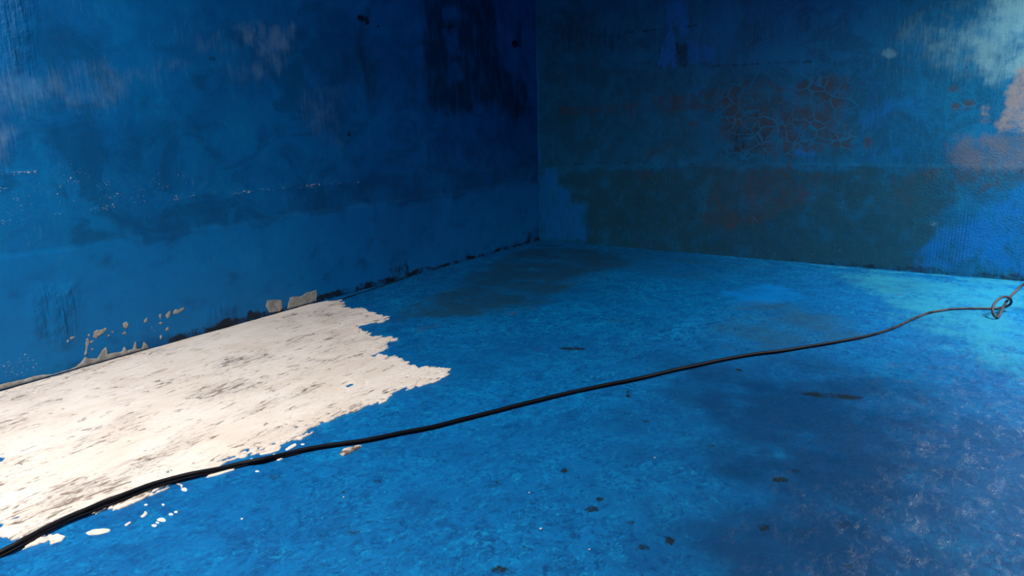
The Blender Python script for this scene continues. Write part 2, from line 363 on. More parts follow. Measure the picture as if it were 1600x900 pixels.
col = m.mix(m.math('MULTIPLY', m.rng(scr, .56, .66, 0, .45), m.rng(cloud, .52, .42)), col, (0.006, 0.20, 0.44))
col = m.mix(m.rng(grain, .40, .60, 0, .22), col, (0.0, 0.07, 0.22))
col = m.mix(m.layer(m.attr('fresh'), med, .4, .3, .8, .75), col, (0.0, 0.150, 0.41))
col = m.mix(m.rng(med, .5, .72, 0, .35), col, (0.0, 0.18, 0.45))
col = m.mix(m.layer(m.attr('pale'), m.math('ADD', m.math('MULTIPLY', scr, .6), m.math('MULTIPLY', med, .4)), 2.4, .15, 1.05, .75), col, (0.10, 0.215, 0.36))
col = m.mix(m.layer(m.attr('dark'), m.math('ADD', m.math('MULTIPLY', vert, .5), m.math('MULTIPLY', med, .5)), .8, .05, 1.05, .88), col, (0.002, 0.026, 0.060))
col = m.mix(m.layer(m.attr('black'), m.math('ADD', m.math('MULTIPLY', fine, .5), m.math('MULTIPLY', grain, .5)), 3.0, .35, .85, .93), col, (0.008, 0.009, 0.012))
chip = m.layer(m.attr('crust'), m.noise((75, 1, 170), 3, .6, .3, 15), 3.4, 1.10, 1.26)
col = m.mix(chip, col, (0.46, 0.43, 0.41))  # pale crust specks, with their glints painted in as the same colour
nb = m.bump(m.math('ADD', m.math('MULTIPLY', med, .6), m.math('MULTIPLY', fine, .4)), .45, .012)
nb = m.bump(grain, .3, .004, nb)
nb = m.bump(m.math('MULTIPLY', vert, m.attr('runs')), 1.0, .035, nb)
nb = m.bump(m.math('MULTIPLY', m.noise((30, 1, 60), 4, .6, .3, 15), m.attr('crust')), .5, .006, nb)
ro = m.rng(fine, .3, .7, .42, .6, False)
left_mat = m.done(col, ro, nb, .2)
struct(link('wall_left', lme, left_mat))

# ------------------------------------------------------------------ right wall
RLEN = (CORNER[1] - Y1) / abs(RDIR[1]) + 0.02
gu = spaced(-0.02, RLEN, -0.02, 4.9, 0.0125, 0.12); gv = np.concatenate([[-0.03], np.linspace(0, CEIL, 258)])
RU, RV = np.meshgrid(gu, gv)
M = Masks(RU, RV, right_uv)
# dull weathered film over the lower half and the middle
M.blob('film', [(915, 262), (1100, 258), (1400, 262), (1480, 275), (1500, 300), (1440, 390), (1440, 425), (1200, 420), (915, 385), (915, 320), (890, 318), (890, 300), (855, 285)], 1, .06, .08, 3, 3, 101)
M.blob('film', [(840, 60), (1000, 110), (1130, 100), (1330, 110), (1350, 200), (1330, 256), (850, 262)], .58, .12, .12, 2, 2, 102)
M.blob('film', [(1440, 240), (1620, 225), (1620, 300), (1500, 310)], .5, .08, .1, 3, 3, 103)
M.blob('film', [(840, 10), (940, 10), (940, 90), (840, 100)], .5, .1, .1, 4, 2, 104)
# brown bare render
M.blob('brown', [(1115, 140), (1200, 128), (1330, 118), (1335, 190), (1325, 230), (1250, 245), (1150, 248), (1120, 210), (1130, 180)], .85, .06, .10, 4, 4, 105)
M.blob('brown', [(870, 166), (960, 160), (1000, 160), (1003, 176), (985, 188), (960, 178), (875, 180)], .72, .03, .04, 5, 8, 106)
M.blob('brown', [(1010, 152), (1060, 146), (1120, 138), (1130, 170), (1040, 178), (1015, 165)], .78, .03, .05, 5, 6, 107)
M.blob('brown', [(1100, 260), (1190, 257), (1300, 262), (1340, 270), (1260, 320), (1200, 350), (1110, 360), (1090, 345), (1110, 300)], .66, .06, .10, 4, 3, 108)
M.blob('brown', [(985, 265), (1020, 255), (1020, 280), (1000, 285)], .6, .04, .04, 6, 4, 109)
M.blob('brown', [(1005, 235), (1050, 222), (1045, 250), (1010, 250)], .5, .03, .04, 6, 4, 110)
M.blob('brown', [(1380, 300), (1385, 272), (1440, 262), (1470, 265), (1440, 300), (1420, 335), (1385, 330)], .62, .05, .08, 5, 4, 111)
M.blob('brown', [(1490, 262), (1590, 250), (1620, 260), (1620, 290), (1540, 300), (1490, 300)], .68, .05, .07, 5, 4, 112)
for (x, y, rx, ry, v) in [(1493, 140, 12, 8, .9), (1493, 166, 7, 8, .95), (1512, 163, 10, 8, .95), (1085, 195, 10, 9, .75), (1065, 190, 4, 8, .7), (1145, 215, 14, 12, .7), (1135, 195, 12, 8, .7), (1355, 222, 9, 12, .8), (1280, 235, 10, 8, .6), (1455, 280, 10, 8, .7), (1420, 165, 6, 10, .4), (1370, 150, 8, 6, .3), (1400, 180, 16, 8, .3)]:
    M.spot('brown', x, y, rx, ry, v, .03, .03, fx=9, fy=9, seed=int(x))
M.blob('deepgrime', [(1125, 200), (1190, 190), (1200, 245), (1150, 240)], .7, .06, .08, 5, 4, 113)
M.blob('deepgrime', [(950, 285), (1080, 280), (1090, 350), (960, 370)], .4, .1, .1, 3, 3, 114)
M.blob('deepgrime', [(1030, 65), (1060, 60), (1080, 70), (1070, 105), (1020, 108)], .75, .03, .05, 10, 3, 115)
M.blob('deepgrime', [(1290, 268), (1400, 268), (1410, 300), (1300, 330)], .5, .08, .1, 4, 3, 116)
M.blob('deepgrime', [(850, 30), (950, 40), (1030, 70), (1000, 85), (860, 80)], .55, .08, .08, 4, 2, 117)
M.blob('deepgrime', [(1160, 30), (1290, 30), (1300, 70), (1170, 85)], .4, .08, .08, 4, 2, 118)
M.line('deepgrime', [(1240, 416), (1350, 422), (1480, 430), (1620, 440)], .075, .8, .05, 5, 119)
M.line('deepgrime', [(860, 256), (1000, 255), (1200, 258), (1400, 263), (1620, 268)], .018, .55, .015, 5, 120)
M.line('deepgrime', [(980, 50), (1030, 46), (1090, 40)], .014, .8, .012, 5, 121)
M.line('deepgrime', [(1110, 104), (1230, 97), (1300, 95)], .014, .7, .012, 5, 122)
# cracked paint
M.blob('cracks', [(1120, 150), (1170, 110), (1250, 95), (1340, 100), (1335, 200), (1345, 240), (1250, 250), (1130, 250), (1120, 200)], 1, .08, .10, 3, 3, 123, tex=.1)
M.blob('cracks', [(1455, 130), (1525, 125), (1535, 180), (1480, 195), (1450, 180)], .95, .06, .06, 3, 3, 124, tex=.1)
# pale chalky teal with some sheen of the light painted in, pink render
M.blob('pale', [(1440, 40), (1520, 20), (1560, -30), (1660, -30), (1660, 130), (1575, 115), (1540, 130), (1480, 90)], .95, .15, .15, 3, 3, 125)
M.blob('pale', [(1370, 30), (1470, 30), (1550, 100), (1530, 125), (1420, 110)], .55, .2, .15, 3, 3, 126)
M.spot('pale', 1390, 83, 11, 9, .75, .02, .02, fx=9, fy=9)
M.spot('pale', 1460, 350, 8, 6, .5, .02, .02, fx=9, fy=9)
M.blob('pink', [(1572, 130), (1592, 106), (1660, 95), (1660, 215), (1600, 207), (1562, 205), (1550, 195), (1565, 165)], .95, .04, .06, 6, 6, 127)
M.blob('pink', [(1535, 165), (1545, 160), (1552, 205), (1532, 200)], .62, .03, .04, 8, 6, 128)
M.blob('mauve', [(1480, 225), (1540, 205), (1660, 208), (1660, 262), (1550, 270), (1480, 262)], .9, .06, .08, 5, 5, 129)
# fresh blue strokes
M.blob('stroke', [(845, 250), (850, 262), (870, 262), (872, 290), (889, 297), (890, 318), (913, 320), (916, 376), (845, 374)], .95, .025, .03, 9, 3, 130)
M.line('stroke', [(838, 60), (841, 200), (844, 372)], .028, .8, .03, 6, 131)
M.blob('stroke', [(1036, -20), (1068, -20), (1074, 20), (1082, 42), (1060, 70), (1066, 85), (1058, 106), (1028, 105), (1030, 85), (1036, 60)], 1.0, .04, .08, 14, 3, 132, tex=.8)
M.blob('stroke', [(1070, 60), (1118, 78), (1118, 96), (1078, 98)], .8, .02, .05, 18, 3, 133)
M.blob('stroke', [(950, 30), (965, 30), (975, 70), (950, 84)], .45, .04, .04, 9, 4, 134)
for (x, y, rx, ry, v) in [(962, 120, 14, 8, .6), (920, 125, 16, 12, .4), (890, 135, 20, 20, .35), (1085, 138, 14, 9, .75), (1045, 145, 20, 8, .6), (1018, 149, 7, 4, .8), (1040, 160, 6, 5, .7), (971, 215, 6, 10, .8), (945, 215, 6, 10, .5), (993, 218, 6, 8, .5), (1108, 205, 16, 22, .5), (880, 165, 12, 6, .5), (904, 164, 4, 4, .7), (1178, 140, 4, 5, 1), (1225, 150, 9, 10, .8), (1260, 240, 16, 10, .7), (1215, 205, 9, 8, .6), (932, 305, 5, 4, .6), (1325, 150, 8, 14, .5), (1345, 120, 14, 20, .35), (1140, 285, 12, 12, .4), (1165, 300, 10, 10, .4), (860, 238, 8, 8, .6), (1010, 388, 8, 4, .6)]:
    M.spot('stroke', x, y, rx, ry, v, .05, .09, fx=12, fy=4, seed=int(x + y))
M.blob('stroke', [(1320, 110), (1400, 90), (1460, 140), (1455, 230), (1400, 262), (1345, 250), (1335, 180)], .5, .15, .15, 3, 3, 135)
M.blob('stroke', [(1430, 425), (1445, 385), (1480, 345), (1530, 310), (1600, 285), (1660, 280), (1660, 432), (1550, 425)], .82, .08, .10, 4, 3, 136)
M.blob('stroke', [(1385, 255), (1400, 275), (1470, 290), (1510, 300), (1480, 320), (1400, 300)], .35, .06, .08, 5, 4, 137)
M.blob('comb', [(1445, 415), (1450, 385), (1480, 345), (1520, 320), (1530, 340), (1500, 420)], 1, .06, .04, 5, 3, 138)
M.blob('rough', [(1440, 250), (1660, 200), (1660, 440), (1440, 430)], 1, .2, .1, 3, 3, 139)
rh = right_h(RU, RV)
jv = right_uv(1100, 256)[1]
rh = rh - 0.0015 * sstep(jv - .008, jv + .008, RV + .01 * fbm(RU * 2, RV * 0, 2, 140))
rp = CORNER[None, None, :2] + RU[..., None] * RDIR[None, None, :] + (rh - .002)[..., None] * RN[None, None, :]
rme = grid_mesh('wall_right', np.concatenate([rp, RV[..., None]], -1))
put_masks(rme, M.m)
m = Mat('weathered_right_wall_paint')
big = m.noise((1, 1.0, 1.3), 4, .6, .5); med = m.noise((1, 5, 5), 6, .65, .7, 3); fine = m.noise((1, 26, 26), 6, .7, .5, 7)
vert = m.noise((1, 34, 3.5), 5, .68, .3, 5); brush = m.noise((1, 14, 2.2), 5, .7, .6, 8); horz = m.noise((1, 3, 30), 4, .6, .3, 6)
col = m.mix(m.rng(big, .36, .64), (0.0, 0.145, 0.30), (0.0, 0.20, 0.42))
grain = m.noise((1, 90, 80), 6, .75, .6, 23); cloud = m.noise((1, 2.8, 3.6), 7, .7, 1.2, 31); scr = m.noise((1, 75, 8), 6, .75, .4, 27)
col = m.mix(m.rng(brush, .50, .66, 0, .5), col, (0.0, 0.25, 0.48))
col = m.mix(m.rng(cloud, .46, .60, 0, .6), col, (0.002, 0.10, 0.205))
col = m.mix(m.rng(scr, .55, .68, 0, .5), col, (0.004, 0.26, 0.48))
col = m.mix(m.rng(grain, .40, .60, 0, .25), col, (0.0, 0.07, 0.20))
col = m.mix(m.layer(m.attr('film'), m.math('ADD', m.math('MULTIPLY', med, .5), m.math('MULTIPLY', scr, .5)), 1.9, .1, .95, .88), col, (0.010, 0.088, 0.135))
col = m.mix(m.math('MULTIPLY', m.rng(vert, .54, .68, 0, .35), m.attr('film')), col, (0.004, 0.15, 0.23))
col = m.mix(m.layer(m.attr('brown'), m.math('ADD', m.math('MULTIPLY', cloud, .45), m.math('MULTIPLY', m.math('ADD', fine, scr), .275)), 3.2, .25, 1.0, .85), col, (0.056, 0.073, 0.096))
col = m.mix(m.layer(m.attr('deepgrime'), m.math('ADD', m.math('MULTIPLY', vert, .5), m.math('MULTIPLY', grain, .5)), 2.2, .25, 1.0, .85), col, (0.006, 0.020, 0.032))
col = m.mix(m.layer(m.attr('pale'), m.math('ADD', m.math('MULTIPLY', cloud, .5), m.math('MULTIPLY', scr, .5)), 2.0, .15, 1.0, .8), col, (0.20, 0.46, 0.52))
col = m.mix(m.layer(m.attr('mauve'), m.math('ADD', m.math('MULTIPLY', scr, .5), m.math('MULTIPLY', cloud, .5)), 1.8, .1, 1.0, .8), col, (0.135, 0.165, 0.215))
col = m.mix(m.layer(m.attr('pink'), m.math('ADD', m.math('MULTIPLY', fine, .5), m.math('MULTIPLY', cloud, .5)), 2.2, .25, 1.0, .9), col, (0.295, 0.272, 0.265))
col = m.mix(m.layer(m.attr('stroke'), m.math('ADD', m.math('MULTIPLY', scr, .55), m.math('MULTIPLY', med, .45)), 2.2, .3, .9, .85), col, (0.0, 0.19, 0.56))
# craze lines: blue paint left in the cracks
vo = m.n('ShaderNodeTexVoronoi', feature='DISTANCE_TO_EDGE'); mp = m.vec((1, 8.5, 9.5))
vm = m.n('ShaderNodeVectorMath', operation='ADD'); m.t.links.new(mp, vm.inputs[0])
nz = m.n('ShaderNodeTexNoise'); m.set(nz.inputs['Vector'], m.vec((1, 7, 7))); nz.inputs['Scale'].default_value = 1; nz.inputs['Detail'].default_value = 3
vs = m.n('ShaderNodeVectorMath', operation='SCALE'); m.t.links.new(nz.outputs[1], vs.inputs[0]); vs.inputs['Scale'].default_value = .7
m.t.links.new(vs.outputs[0], vm.inputs[1]); m.t.links.new(vm.outputs[0], vo.inputs['Vector']); vo.inputs['Scale'].default_value = 1.0
ck = m.rng(vo.outputs['Distance'], .01, .075, 1.0, 0.0)
ck = m.math('MULTIPLY', ck, m.rng(m.math('ADD', m.attr('cracks'), m.math('MULTIPLY', m.math('SUBTRACT', cloud, .5), 5.0)), .35, 1.15))
col = m.mix(m.math('MULTIPLY', ck, .85), col, (0.0, 0.19, 0.38))
# pale crumbs in the cracked area
cr = m.math('MULTIPLY', m.rng(m.noise((1, 40, 34), 3, .6, .3, 19), .62, .70), m.rng(m.attr('brown'), .5, .8))
col = m.mix(m.math('MULTIPLY', cr, .55), col, (0.17, 0.14, 0.135))
wv = m.n('ShaderNodeTexWave', wave_type='BANDS', bands_direction='Y'); m.set(wv.inputs['Vector'], m.vec((1, 18, 1.2))); wv.inputs['Scale'].default_value = .8; wv.inputs['Distortion'].default_value = 1.6; wv.inputs['Detail'].default_value = 2
cb = m.math('MULTIPLY', m.rng(wv.outputs[1], .6, .95), m.attr('comb'))
col = m.mix(m.math('MULTIPLY', cb, .6), col, (0.003, 0.06, 0.17))
nb = m.bump(m.math('ADD', m.math('MULTIPLY', med, .5), m.math('MULTIPLY', fine, .5)), .4, .010)
nb = m.bump(m.math('MULTIPLY', m.noise((1, 60, 80), 5, .65, .2, 4), m.math('ADD', m.attr('rough'), .25)), .6, .008, nb)
nb = m.bump(ck, .2, .002, nb)
ro = m.rng(fine, .3, .7, .45, .62, False)
right_mat = m.done(col, ro, nb, .25)
struct(link('wall_right', rme, right_mat))

# ------------------------------------------------------------------ the rest of the tank, outside the frame
m = Mat('plain_tank_paint')
col = m.mix(m.rng(m.noise((1.5, 1.5, 1.5), 5, .6, .4), .35, .65), DEEP, BLUE)
plain = m.done(col, .6, m.bump(m.noise((14, 14, 14), 4, .6), .3, .01), .3)
m = Mat('bare_concrete_roof')
col = m.mix(m.rng(m.noise((3, 3, 3), 6, .6, .3), .35, .65), (0.16, 0.15, 0.14), (0.26, 0.25, 0.23))
concrete = m.done(col, .85, m.bump(m.noise((20, 20, 20), 5, .6), .4, .01), .3)
def box_bm(bm, x0, x1, y0, y1, z0, z1):
    vs = [bm.verts.new((x, y, z)) for z in (z0, z1) for (x, y) in ((x0, y0), (x1, y0), (x1, y1), (x0, y1))]
    for f in ((3, 2, 1, 0), (4, 5, 6, 7), (0, 1, 5, 4), (1, 2, 6, 5), (2, 3, 7, 6), (3, 0, 4, 7)): bm.faces.new([vs[i] for i in f])
def bm_obj(name, bm, mat, parent=None):
    me = bpy.data.meshes.new(name); bm.to_mesh(me); bm.free(); return link(name, me, mat, parent)
XE = CORNER[0] + 1.2
bm = bmesh.new(); box_bm(bm, X0 - .2, X0, Y1 - .2, YL + .2, -.1, CEIL); struct(bm_obj('wall_back', bm, plain))
bm = bmesh.new(); box_bm(bm, X0, XE, Y1 - .2, Y1, -.1, CEIL); struct(bm_obj('wall_near', bm, plain))
bm = bmesh.new()
xs = sorted({X0 - .2, XE, HATCH_A[0], HATCH_A[1], HATCH_B[0], HATCH_B[1]}); ys = sorted({Y1 - .2, YL + .2, HATCH_A[2], HATCH_A[3], HATCH_B[2], HATCH_B[3]})
def in_hatch(x, y): return any(h[0] < x < h[1] and h[2] < y < h[3] for h in (HATCH_A, HATCH_B))
for i in range(len(xs) - 1):
    for j in range(len(ys) - 1):
        if not in_hatch((xs[i] + xs[i + 1]) / 2, (ys[j] + ys[j + 1]) / 2):
            box_bm(bm, xs[i], xs[i + 1], ys[j], ys[j + 1], CEIL, CEIL + .14)
struct(bm_obj('ceiling', bm, concrete))

# ------------------------------------------------------------------ coats of plaster and cement: thin relief meshes with ragged edges
def relief(name, mat, field, bbox, res, place, thick, parent=None, base=None, edge=0.006, single=True):
    """closed-edge relief of {field > 0} on a surface; place(u, v, h) gives the point h metres off the surface"""
    u0, u1, v0, v1 = bbox
    us = np.arange(u0, u1 + res, res); vs = np.arange(v0, v1 + res, res)
    U, V = np.meshgrid(us, vs); Fv = field(U, V); ny, nx = Fv.shape
    ins = Fv > 0
    verts, faces, key = [], [], {}
    def hgt(f, u, v): return thick(u, v) * min(1.0, .35 + f / edge)
    def corner(j, i):
        k = (j, i)
        if k not in key:
            key[k] = len(verts); verts.append((U[j, i], V[j, i], Fv[j, i]))
        return key[k]
    def cross(a, b):
        k = (a, b) if a < b else (b, a)
        if k not in key:
            fa, fb = Fv[a], Fv[b]; t = fa / (fa - fb); t = min(.98, max(.02, t))
            key[k] = len(verts); verts.append((U[a] + (U[b] - U[a]) * t, V[a] + (V[b] - V[a]) * t, 0.0))
        return key[k]
    cnt = ins[:-1, :-1].astype(int) + ins[1:, :-1] + ins[:-1, 1:] + ins[1:, 1:]
    skirt = []
    for j, i in zip(*np.nonzero(cnt)):
        cs = [(j, i), (j, i + 1), (j + 1, i + 1), (j + 1, i)]
        if cnt[j, i] == 4: faces.append([corner(*c) for c in cs]); continue
        f = []; x = []
        for a, b in zip(cs, cs[1:] + cs[:1]):
            if ins[a]: f.append(corner(*a))
            if ins[a] != ins[b]:
                c = cross(a, b); f.append(c); x.append((c, ins[a]))
        if len(f) >= 3:
            faces.append(f)
            for q in range(len(x)):                       # boundary runs from a leaving to the next entering crossing
                if x[q][1]: skirt.append((x[q][0], x[(q + 1) % len(x)][0]))
    if not verts: return None
    uu = np.array([v[0] for v in verts]); vv = np.array([v[1] for v in verts]); ff = np.array([v[2] for v in verts])
    hh = thick(uu, vv) * np.minimum(1.0, .3 + np.clip(ff, 0, None) / edge)
    pts = [tuple(p) for p in place(uu, vv, hh)]
    low = {}
    top_faces = list(faces)
    for q, p in enumerate(place(uu, vv, np.full(len(uu), -0.004))): low[q] = len(pts); pts.append(tuple(p))
    for f in top_faces: faces.append([low[q] for q in f][::-1])
    for a, b in skirt:
        for q in (a, b):
            if q not in low:
                low[q] = len(pts); pts.append(tuple(place(uu[q:q + 1], vv[q:q + 1], np.array([-0.004]))[0]))
        faces.append([b, a, low[a], low[b]])
    if single:
        par = list(range(len(pts)))
        def find(a):
            while par[a] != a: par[a] = par[par[a]]; a = par[a]
            return a
        for f in faces:
            for q in f[1:]: par[find(q)] = find(f[0])
        cnts = {}
        for f in faces: cnts[find(f[0])] = cnts.get(find(f[0]), 0) + 1
        keep = max(cnts, key=cnts.get); faces = [f for f in faces if find(f[0]) == keep]
        used = sorted({q for f in faces for q in f}); mp_ = {q: k for k, q in enumerate(used)}
        pts = [pts[q] for q in used]; faces = [[mp_[q] for q in f] for f in faces]
    me = bpy.data.meshes.new(name); me.from_pydata(pts, [], faces)
    me.polygons.foreach_set('use_smooth', np.ones(len(me.polygons), bool)); me.update(); me.validate()
    return link(name, me, mat, parent)
def on_floor(u, v, h): return np.stack([u, v, floor_h(u, v) + h], -1)
def on_left(u, v, h): return np.stack([u, YL + 0.004 - left_h(u, v) - 0.006 - h, v], -1)
def on_joint(u, v, h):
    # on the wall above the joint, on the floor below it
    a = on_left(u, np.maximum(v, 0), h)
    t = CAM_H / (CAM_H - np.minimum(v, 0)); x, y = u * t, (YL - .012) * t
    b = np.stack([x, y, floor_h(x, y) + .002 + h], -1)
    return np.where((v < 0)[:, None], b, a)

m = Mat('white_plaster')
med = m.noise((3, 5, 1), 6, .65, .6, 3); strk = m.noise((9, 42, 1), 7, .72, .5, 5); pits = m.noise((10, 30, 1), 6, .72, .8, 9); fine = m.noise((60, 90, 1), 5, .7, .2, 7); zone = m.noise((1.7, 3.0, 1), 4, .6, .5, 21)
col = m.mix(m.rng(med, .35, .65), (0.79, 0.69, 0.595), (0.88, 0.80, 0.715))
col = m.mix(m.rng(m.math('ADD', m.math('MULTIPLY', zone, .6), m.math('MULTIPLY', strk, .4)), .50, .62, 0, .42), col, (0.50, 0.48, 0.46))
col = m.mix(m.rng(strk, .55, .68, 0, .5), col, (0.55, 0.47, 0.40))
micro = m.noise((40, 130, 1), 4, .7, .4, 41)
pt = m.math('MAXIMUM', m.rng(m.math('ADD', m.math('MULTIPLY', pits, .72), m.math('MULTIPLY', zone, .28)),   .55, .615), m.rng(m.math('ADD', m.math('MULTIPLY', micro, .7), m.math('MULTIPLY', zone, .3)), .575, .64, 0, .8))
col = m.mix(m.math('MULTIPLY', pt, .88), col, (0.19, 0.125, 0.09))
nb = m.bump(m.math('SUBTRACT', m.math('MULTIPLY', strk, .6), m.math('MULTIPLY', pt, .5)), .45, .006)
nb = m.bump(fine, .5, .004, nb)
plaster = m.done(col, .85, nb, .25)
m = Mat('grey_cement')
col = m.mix(m.rng(m.noise((30, 30, 18), 6, .7, .4), .35, .65), (0.21, 0.205, 0.19), (0.36, 0.35, 0.32))
col = m.mix(m.rng(m.noise((60, 60, 20), 4, .7, .3, 6), .58, .7, 0, .5), col, (0.13, 0.12, 0.11))
cement = m.done(col, .85, m.bump(m.noise((50, 50, 25), 5, .7, .2), .7, .005), .3)

OUT = [(-90, 660), (-60, 632), (0, 613), (60, 593), (110, 577), (160, 563), (205, 550), (250, 541), (300, 524), (350, 509), (400, 495), (440, 485), (480, 476), (510, 471), (530, 470), (538, 476), (529, 480), (560, 484), (566, 482), (585, 491), (607, 495), (600, 503), (575, 507), (562, 508), (558, 513), (575, 521), (585, 526), (613, 526), (619, 532), (605, 535), (600, 545), (592, 553), (610, 556), (628, 562), (640, 570), (655, 575), (680, 573), (700, 576), (705, 582), (690, 588), (675, 598), (645, 606), (620, 614), (598, 626), (570, 633), (568, 641), (545, 647), (520, 656), (500, 664), (477, 672), (479, 677), (470, 686), (455, 690), (440, 696), (425, 703), (400, 706), (386, 706), (380, 714), (365, 716), (348, 720), (345, 731), (330, 735), (300, 742), (280, 750), (268, 757), (255, 765), (240, 772), (225, 778), (212, 789), (195, 793), (180, 797), (160, 800), (140, 805), (120, 812), (105, 815), (98, 825), (80, 822), (70, 830), (72, 842), (60, 852), (40, 860), (29, 850), (20, 846), (8, 838), (0, 838), (-40, 846), (-90, 860)]
FILLET = [(-70, 632), (-70, 617), (0, 600), (30, 594), (55, 587), (85, 584), (100, 579), (118, 573), (127, 565), (133, 557), (138, 560), (152, 560), (160, 546), (166, 542), (168, 553), (180, 551), (190, 549), (194, 541), (198, 548), (207, 545), (211, 530), (213, 545), (220, 545), (224, 534), (229, 537), (232, 545), (237, 541), (240, 533), (243, 542), (252, 538), (254, 533), (262, 534), (300, 521), (302, 527), (250, 545), (200, 556), (150, 570), (100, 584), (40, 602), (0, 615)]
FILLETF = [floor_uv(*p) for p in FILLET]
OUTF = [floor_uv(*p) for p in OUT]
OUTF = [(p[0], min(p[1], YL - .006)) for p in OUTF]
HOLES = [[floor_uv(*p) for p in h] for h in ([(540, 603), (550, 599), (553, 602), (543, 606)], [(594, 551), (606, 548), (612, 553), (600, 556)], [(-5, 716), (10, 715), (2, 722), (-5, 723)], [(-20, 818), (6, 820), (2, 826), (-20, 828)])]
def plaster_field(U, V):
    sd = poly_sd(U, V, OUTF)
    wall = sstep(0.02, 0.10, YL - V)
    sd = sd + wall * (0.085 * fbm(U * 5, V * 24, 5, 201, .65) + 0.035 * fbm(U * 24, V * 70, 4, 202, .65))
    for h in HOLES: sd = np.minimum(sd, -(poly_sd(U, V, h) + .006 * fbm(U * 20, V * 40, 3, 203)))
    # scraped-through flecks close to the ragged edge
    fl = fbm(U * 16, V * 60, 4, 204, .6) - .22
    sd = np.where((sd < .07 + .10 * (fbm(U * 3, V * 3, 2, 207) > 0.1)) & (fl > 0) & (YL - V > .15), np.minimum(sd, -.02 * fl), sd)
    return sd
def plaster_thick(u, v): return 0.0065 + 0.0020 * fbm(u * 5, v * 22, 4, 205) + 0.0012 * fbm(u * 22, v * 60, 3, 206)
us = [p[0] for p in OUTF]; vs = [p[1] for p in OUTF]
o = relief('plaster_patch', plaster, plaster_field, (min(us) - .05, max(us) + .06, min(vs) - .06, YL - .004), .006, on_floor, plaster_thick)
tag(o, 'large ragged white plaster patch on the floor along the left blue wall', 'plaster patch')

# grey fillet where the plaster meets the wall
def poly_field(polys, amp, fx, fy, seed, joint=False):
    P = [[left_uv(*p) for p in q] for q in polys]
    def f(U, V):
        s = np.max([poly_sd(U, V, q) for q in P], 0)
        s = s + amp * fbm(U * fx, V * fy, 4, seed)
        return np.minimum(s, V - (.011 if joint else .013))
    a = np.concatenate([np.array(q) for q in P])
    return f, (a[:, 0].min() - .05, a[:, 0].max() + .05, a[:, 1].min() - .04, a[:, 1].max() + .05)
def wall_patch(name, polys, amp, fx, fy, seed, res, thick, label, cat, group=None):
    f, bb = poly_field(polys, amp, fx, fy, seed, name == 'cement_fillet')
    o = relief(name, cement, f, (bb[0], bb[1], bb[2], bb[3]), res, on_left, lambda u, v: thick + .3 * thick * fbm(u * 25, v * 25, 2, seed))
    return tag(o, label, cat, group)
wall_patch('cement_fillet', [FILLET], .005, 30, 30, 211, .005, .009,
           'grey cement strip smeared along the wall foot above the white plaster', 'cement strip')
wall_patch('cement_patch', [[(417, 469), (440, 468), (441, 482), (436, 487), (420, 488), (415, 478)]], .006, 40, 14, 212, .005, .004,
           'small squarish grey cement patch low on the left wall, left of the pair', 'cement patch')
wall_patch('cement_patch', [[(453, 464), (470, 463), (478, 457), (494, 453), (495, 458), (494, 472), (478, 477), (447, 487), (450, 475)]], .005, 30, 14, 213, .005, .004,
           'larger slanted grey cement patch low on the left wall, right of the pair', 'cement patch')
SPL = [([(108, 529), (112, 526), (117, 525), (116, 528), (112, 531)], 'small oval cement splash furthest left on the blue wall'),
       ([(104, 533), (107, 531), (107, 534), (105, 535)], 'tiny cement dot just below the furthest left splash'),
       ([(146, 519), (151, 516), (160, 515), (165, 512), (167, 515), (161, 521), (153, 526), (150, 530), (146, 527)], 'broad grey cement splash with a raised tip on left wall'),
       ([(134, 530), (138, 528), (140, 535), (137, 545), (136, 553), (131, 556), (134, 545)], 'tall narrow grey cement dribble standing on the cement strip'),
       ([(137, 523), (140, 522), (141, 525), (138, 526)], 'round cement dot capping the tall narrow dribble'),
       ([(192, 505), (197, 502), (201, 506), (200, 511), (196, 514), (192, 511)], 'round grey cement splash midway along the row on left wall'),
       ([(190, 520), (196, 518), (197, 523), (192, 523)], 'flat cement dab just below the round splash'),
       ([(225, 500), (229, 496), (231, 499), (229, 503), (225, 504)], 'little oval cement dab between round splash and dotted splashes'),
       ([(248, 491), (251, 490), (252, 495), (250, 499), (248, 495)], 'cement dab topping the dotted vertical trail on left wall'),
       ([(247, 505), (250, 503), (255, 504), (251, 507)], 'middle cement dot of the dotted vertical trail'),
       ([(249, 525), (252, 523), (253, 528), (250, 530)], 'lowest cement dot of the dotted vertical trail, just above the strip'),
       ([(258, 492), (262, 487), (266, 485), (267, 489), (264, 495), (260, 498)], 'upright cement splash right of the dotted trail'),
       ([(258, 513), (262, 511), (264, 516), (259, 517)], 'cement dab below the upright splash beside the dotted trail'),
       ([(270, 487), (274, 483), (278, 484), (283, 481), (287, 480), (287, 483), (281, 488), (275, 490), (271, 491)], 'topmost grey cement splash, rightmost of the splashes on left wall'),
       ([(168, 524), (172, 522), (172, 525), (169, 526)], 'lower tiny cement dot beside the broad splash'),
       ([(173, 519), (177, 517), (177, 520)], 'upper tiny cement dot beside the broad splash'),
       ([(141, 534), (146, 531), (147, 533), (142, 536)], 'upper tiny cement fleck right of the tall dribble'),
       ([(142, 545), (146, 544), (146, 547), (143, 547)], 'lower tiny cement fleck right of the tall dribble')]
for k, (p, lab) in enumerate(SPL):
    wall_patch('cement_splash', [p], .006, 80, 60, 220 + k, .0035, .004, lab, 'cement splash', 'grey cement splashes on the left wall')

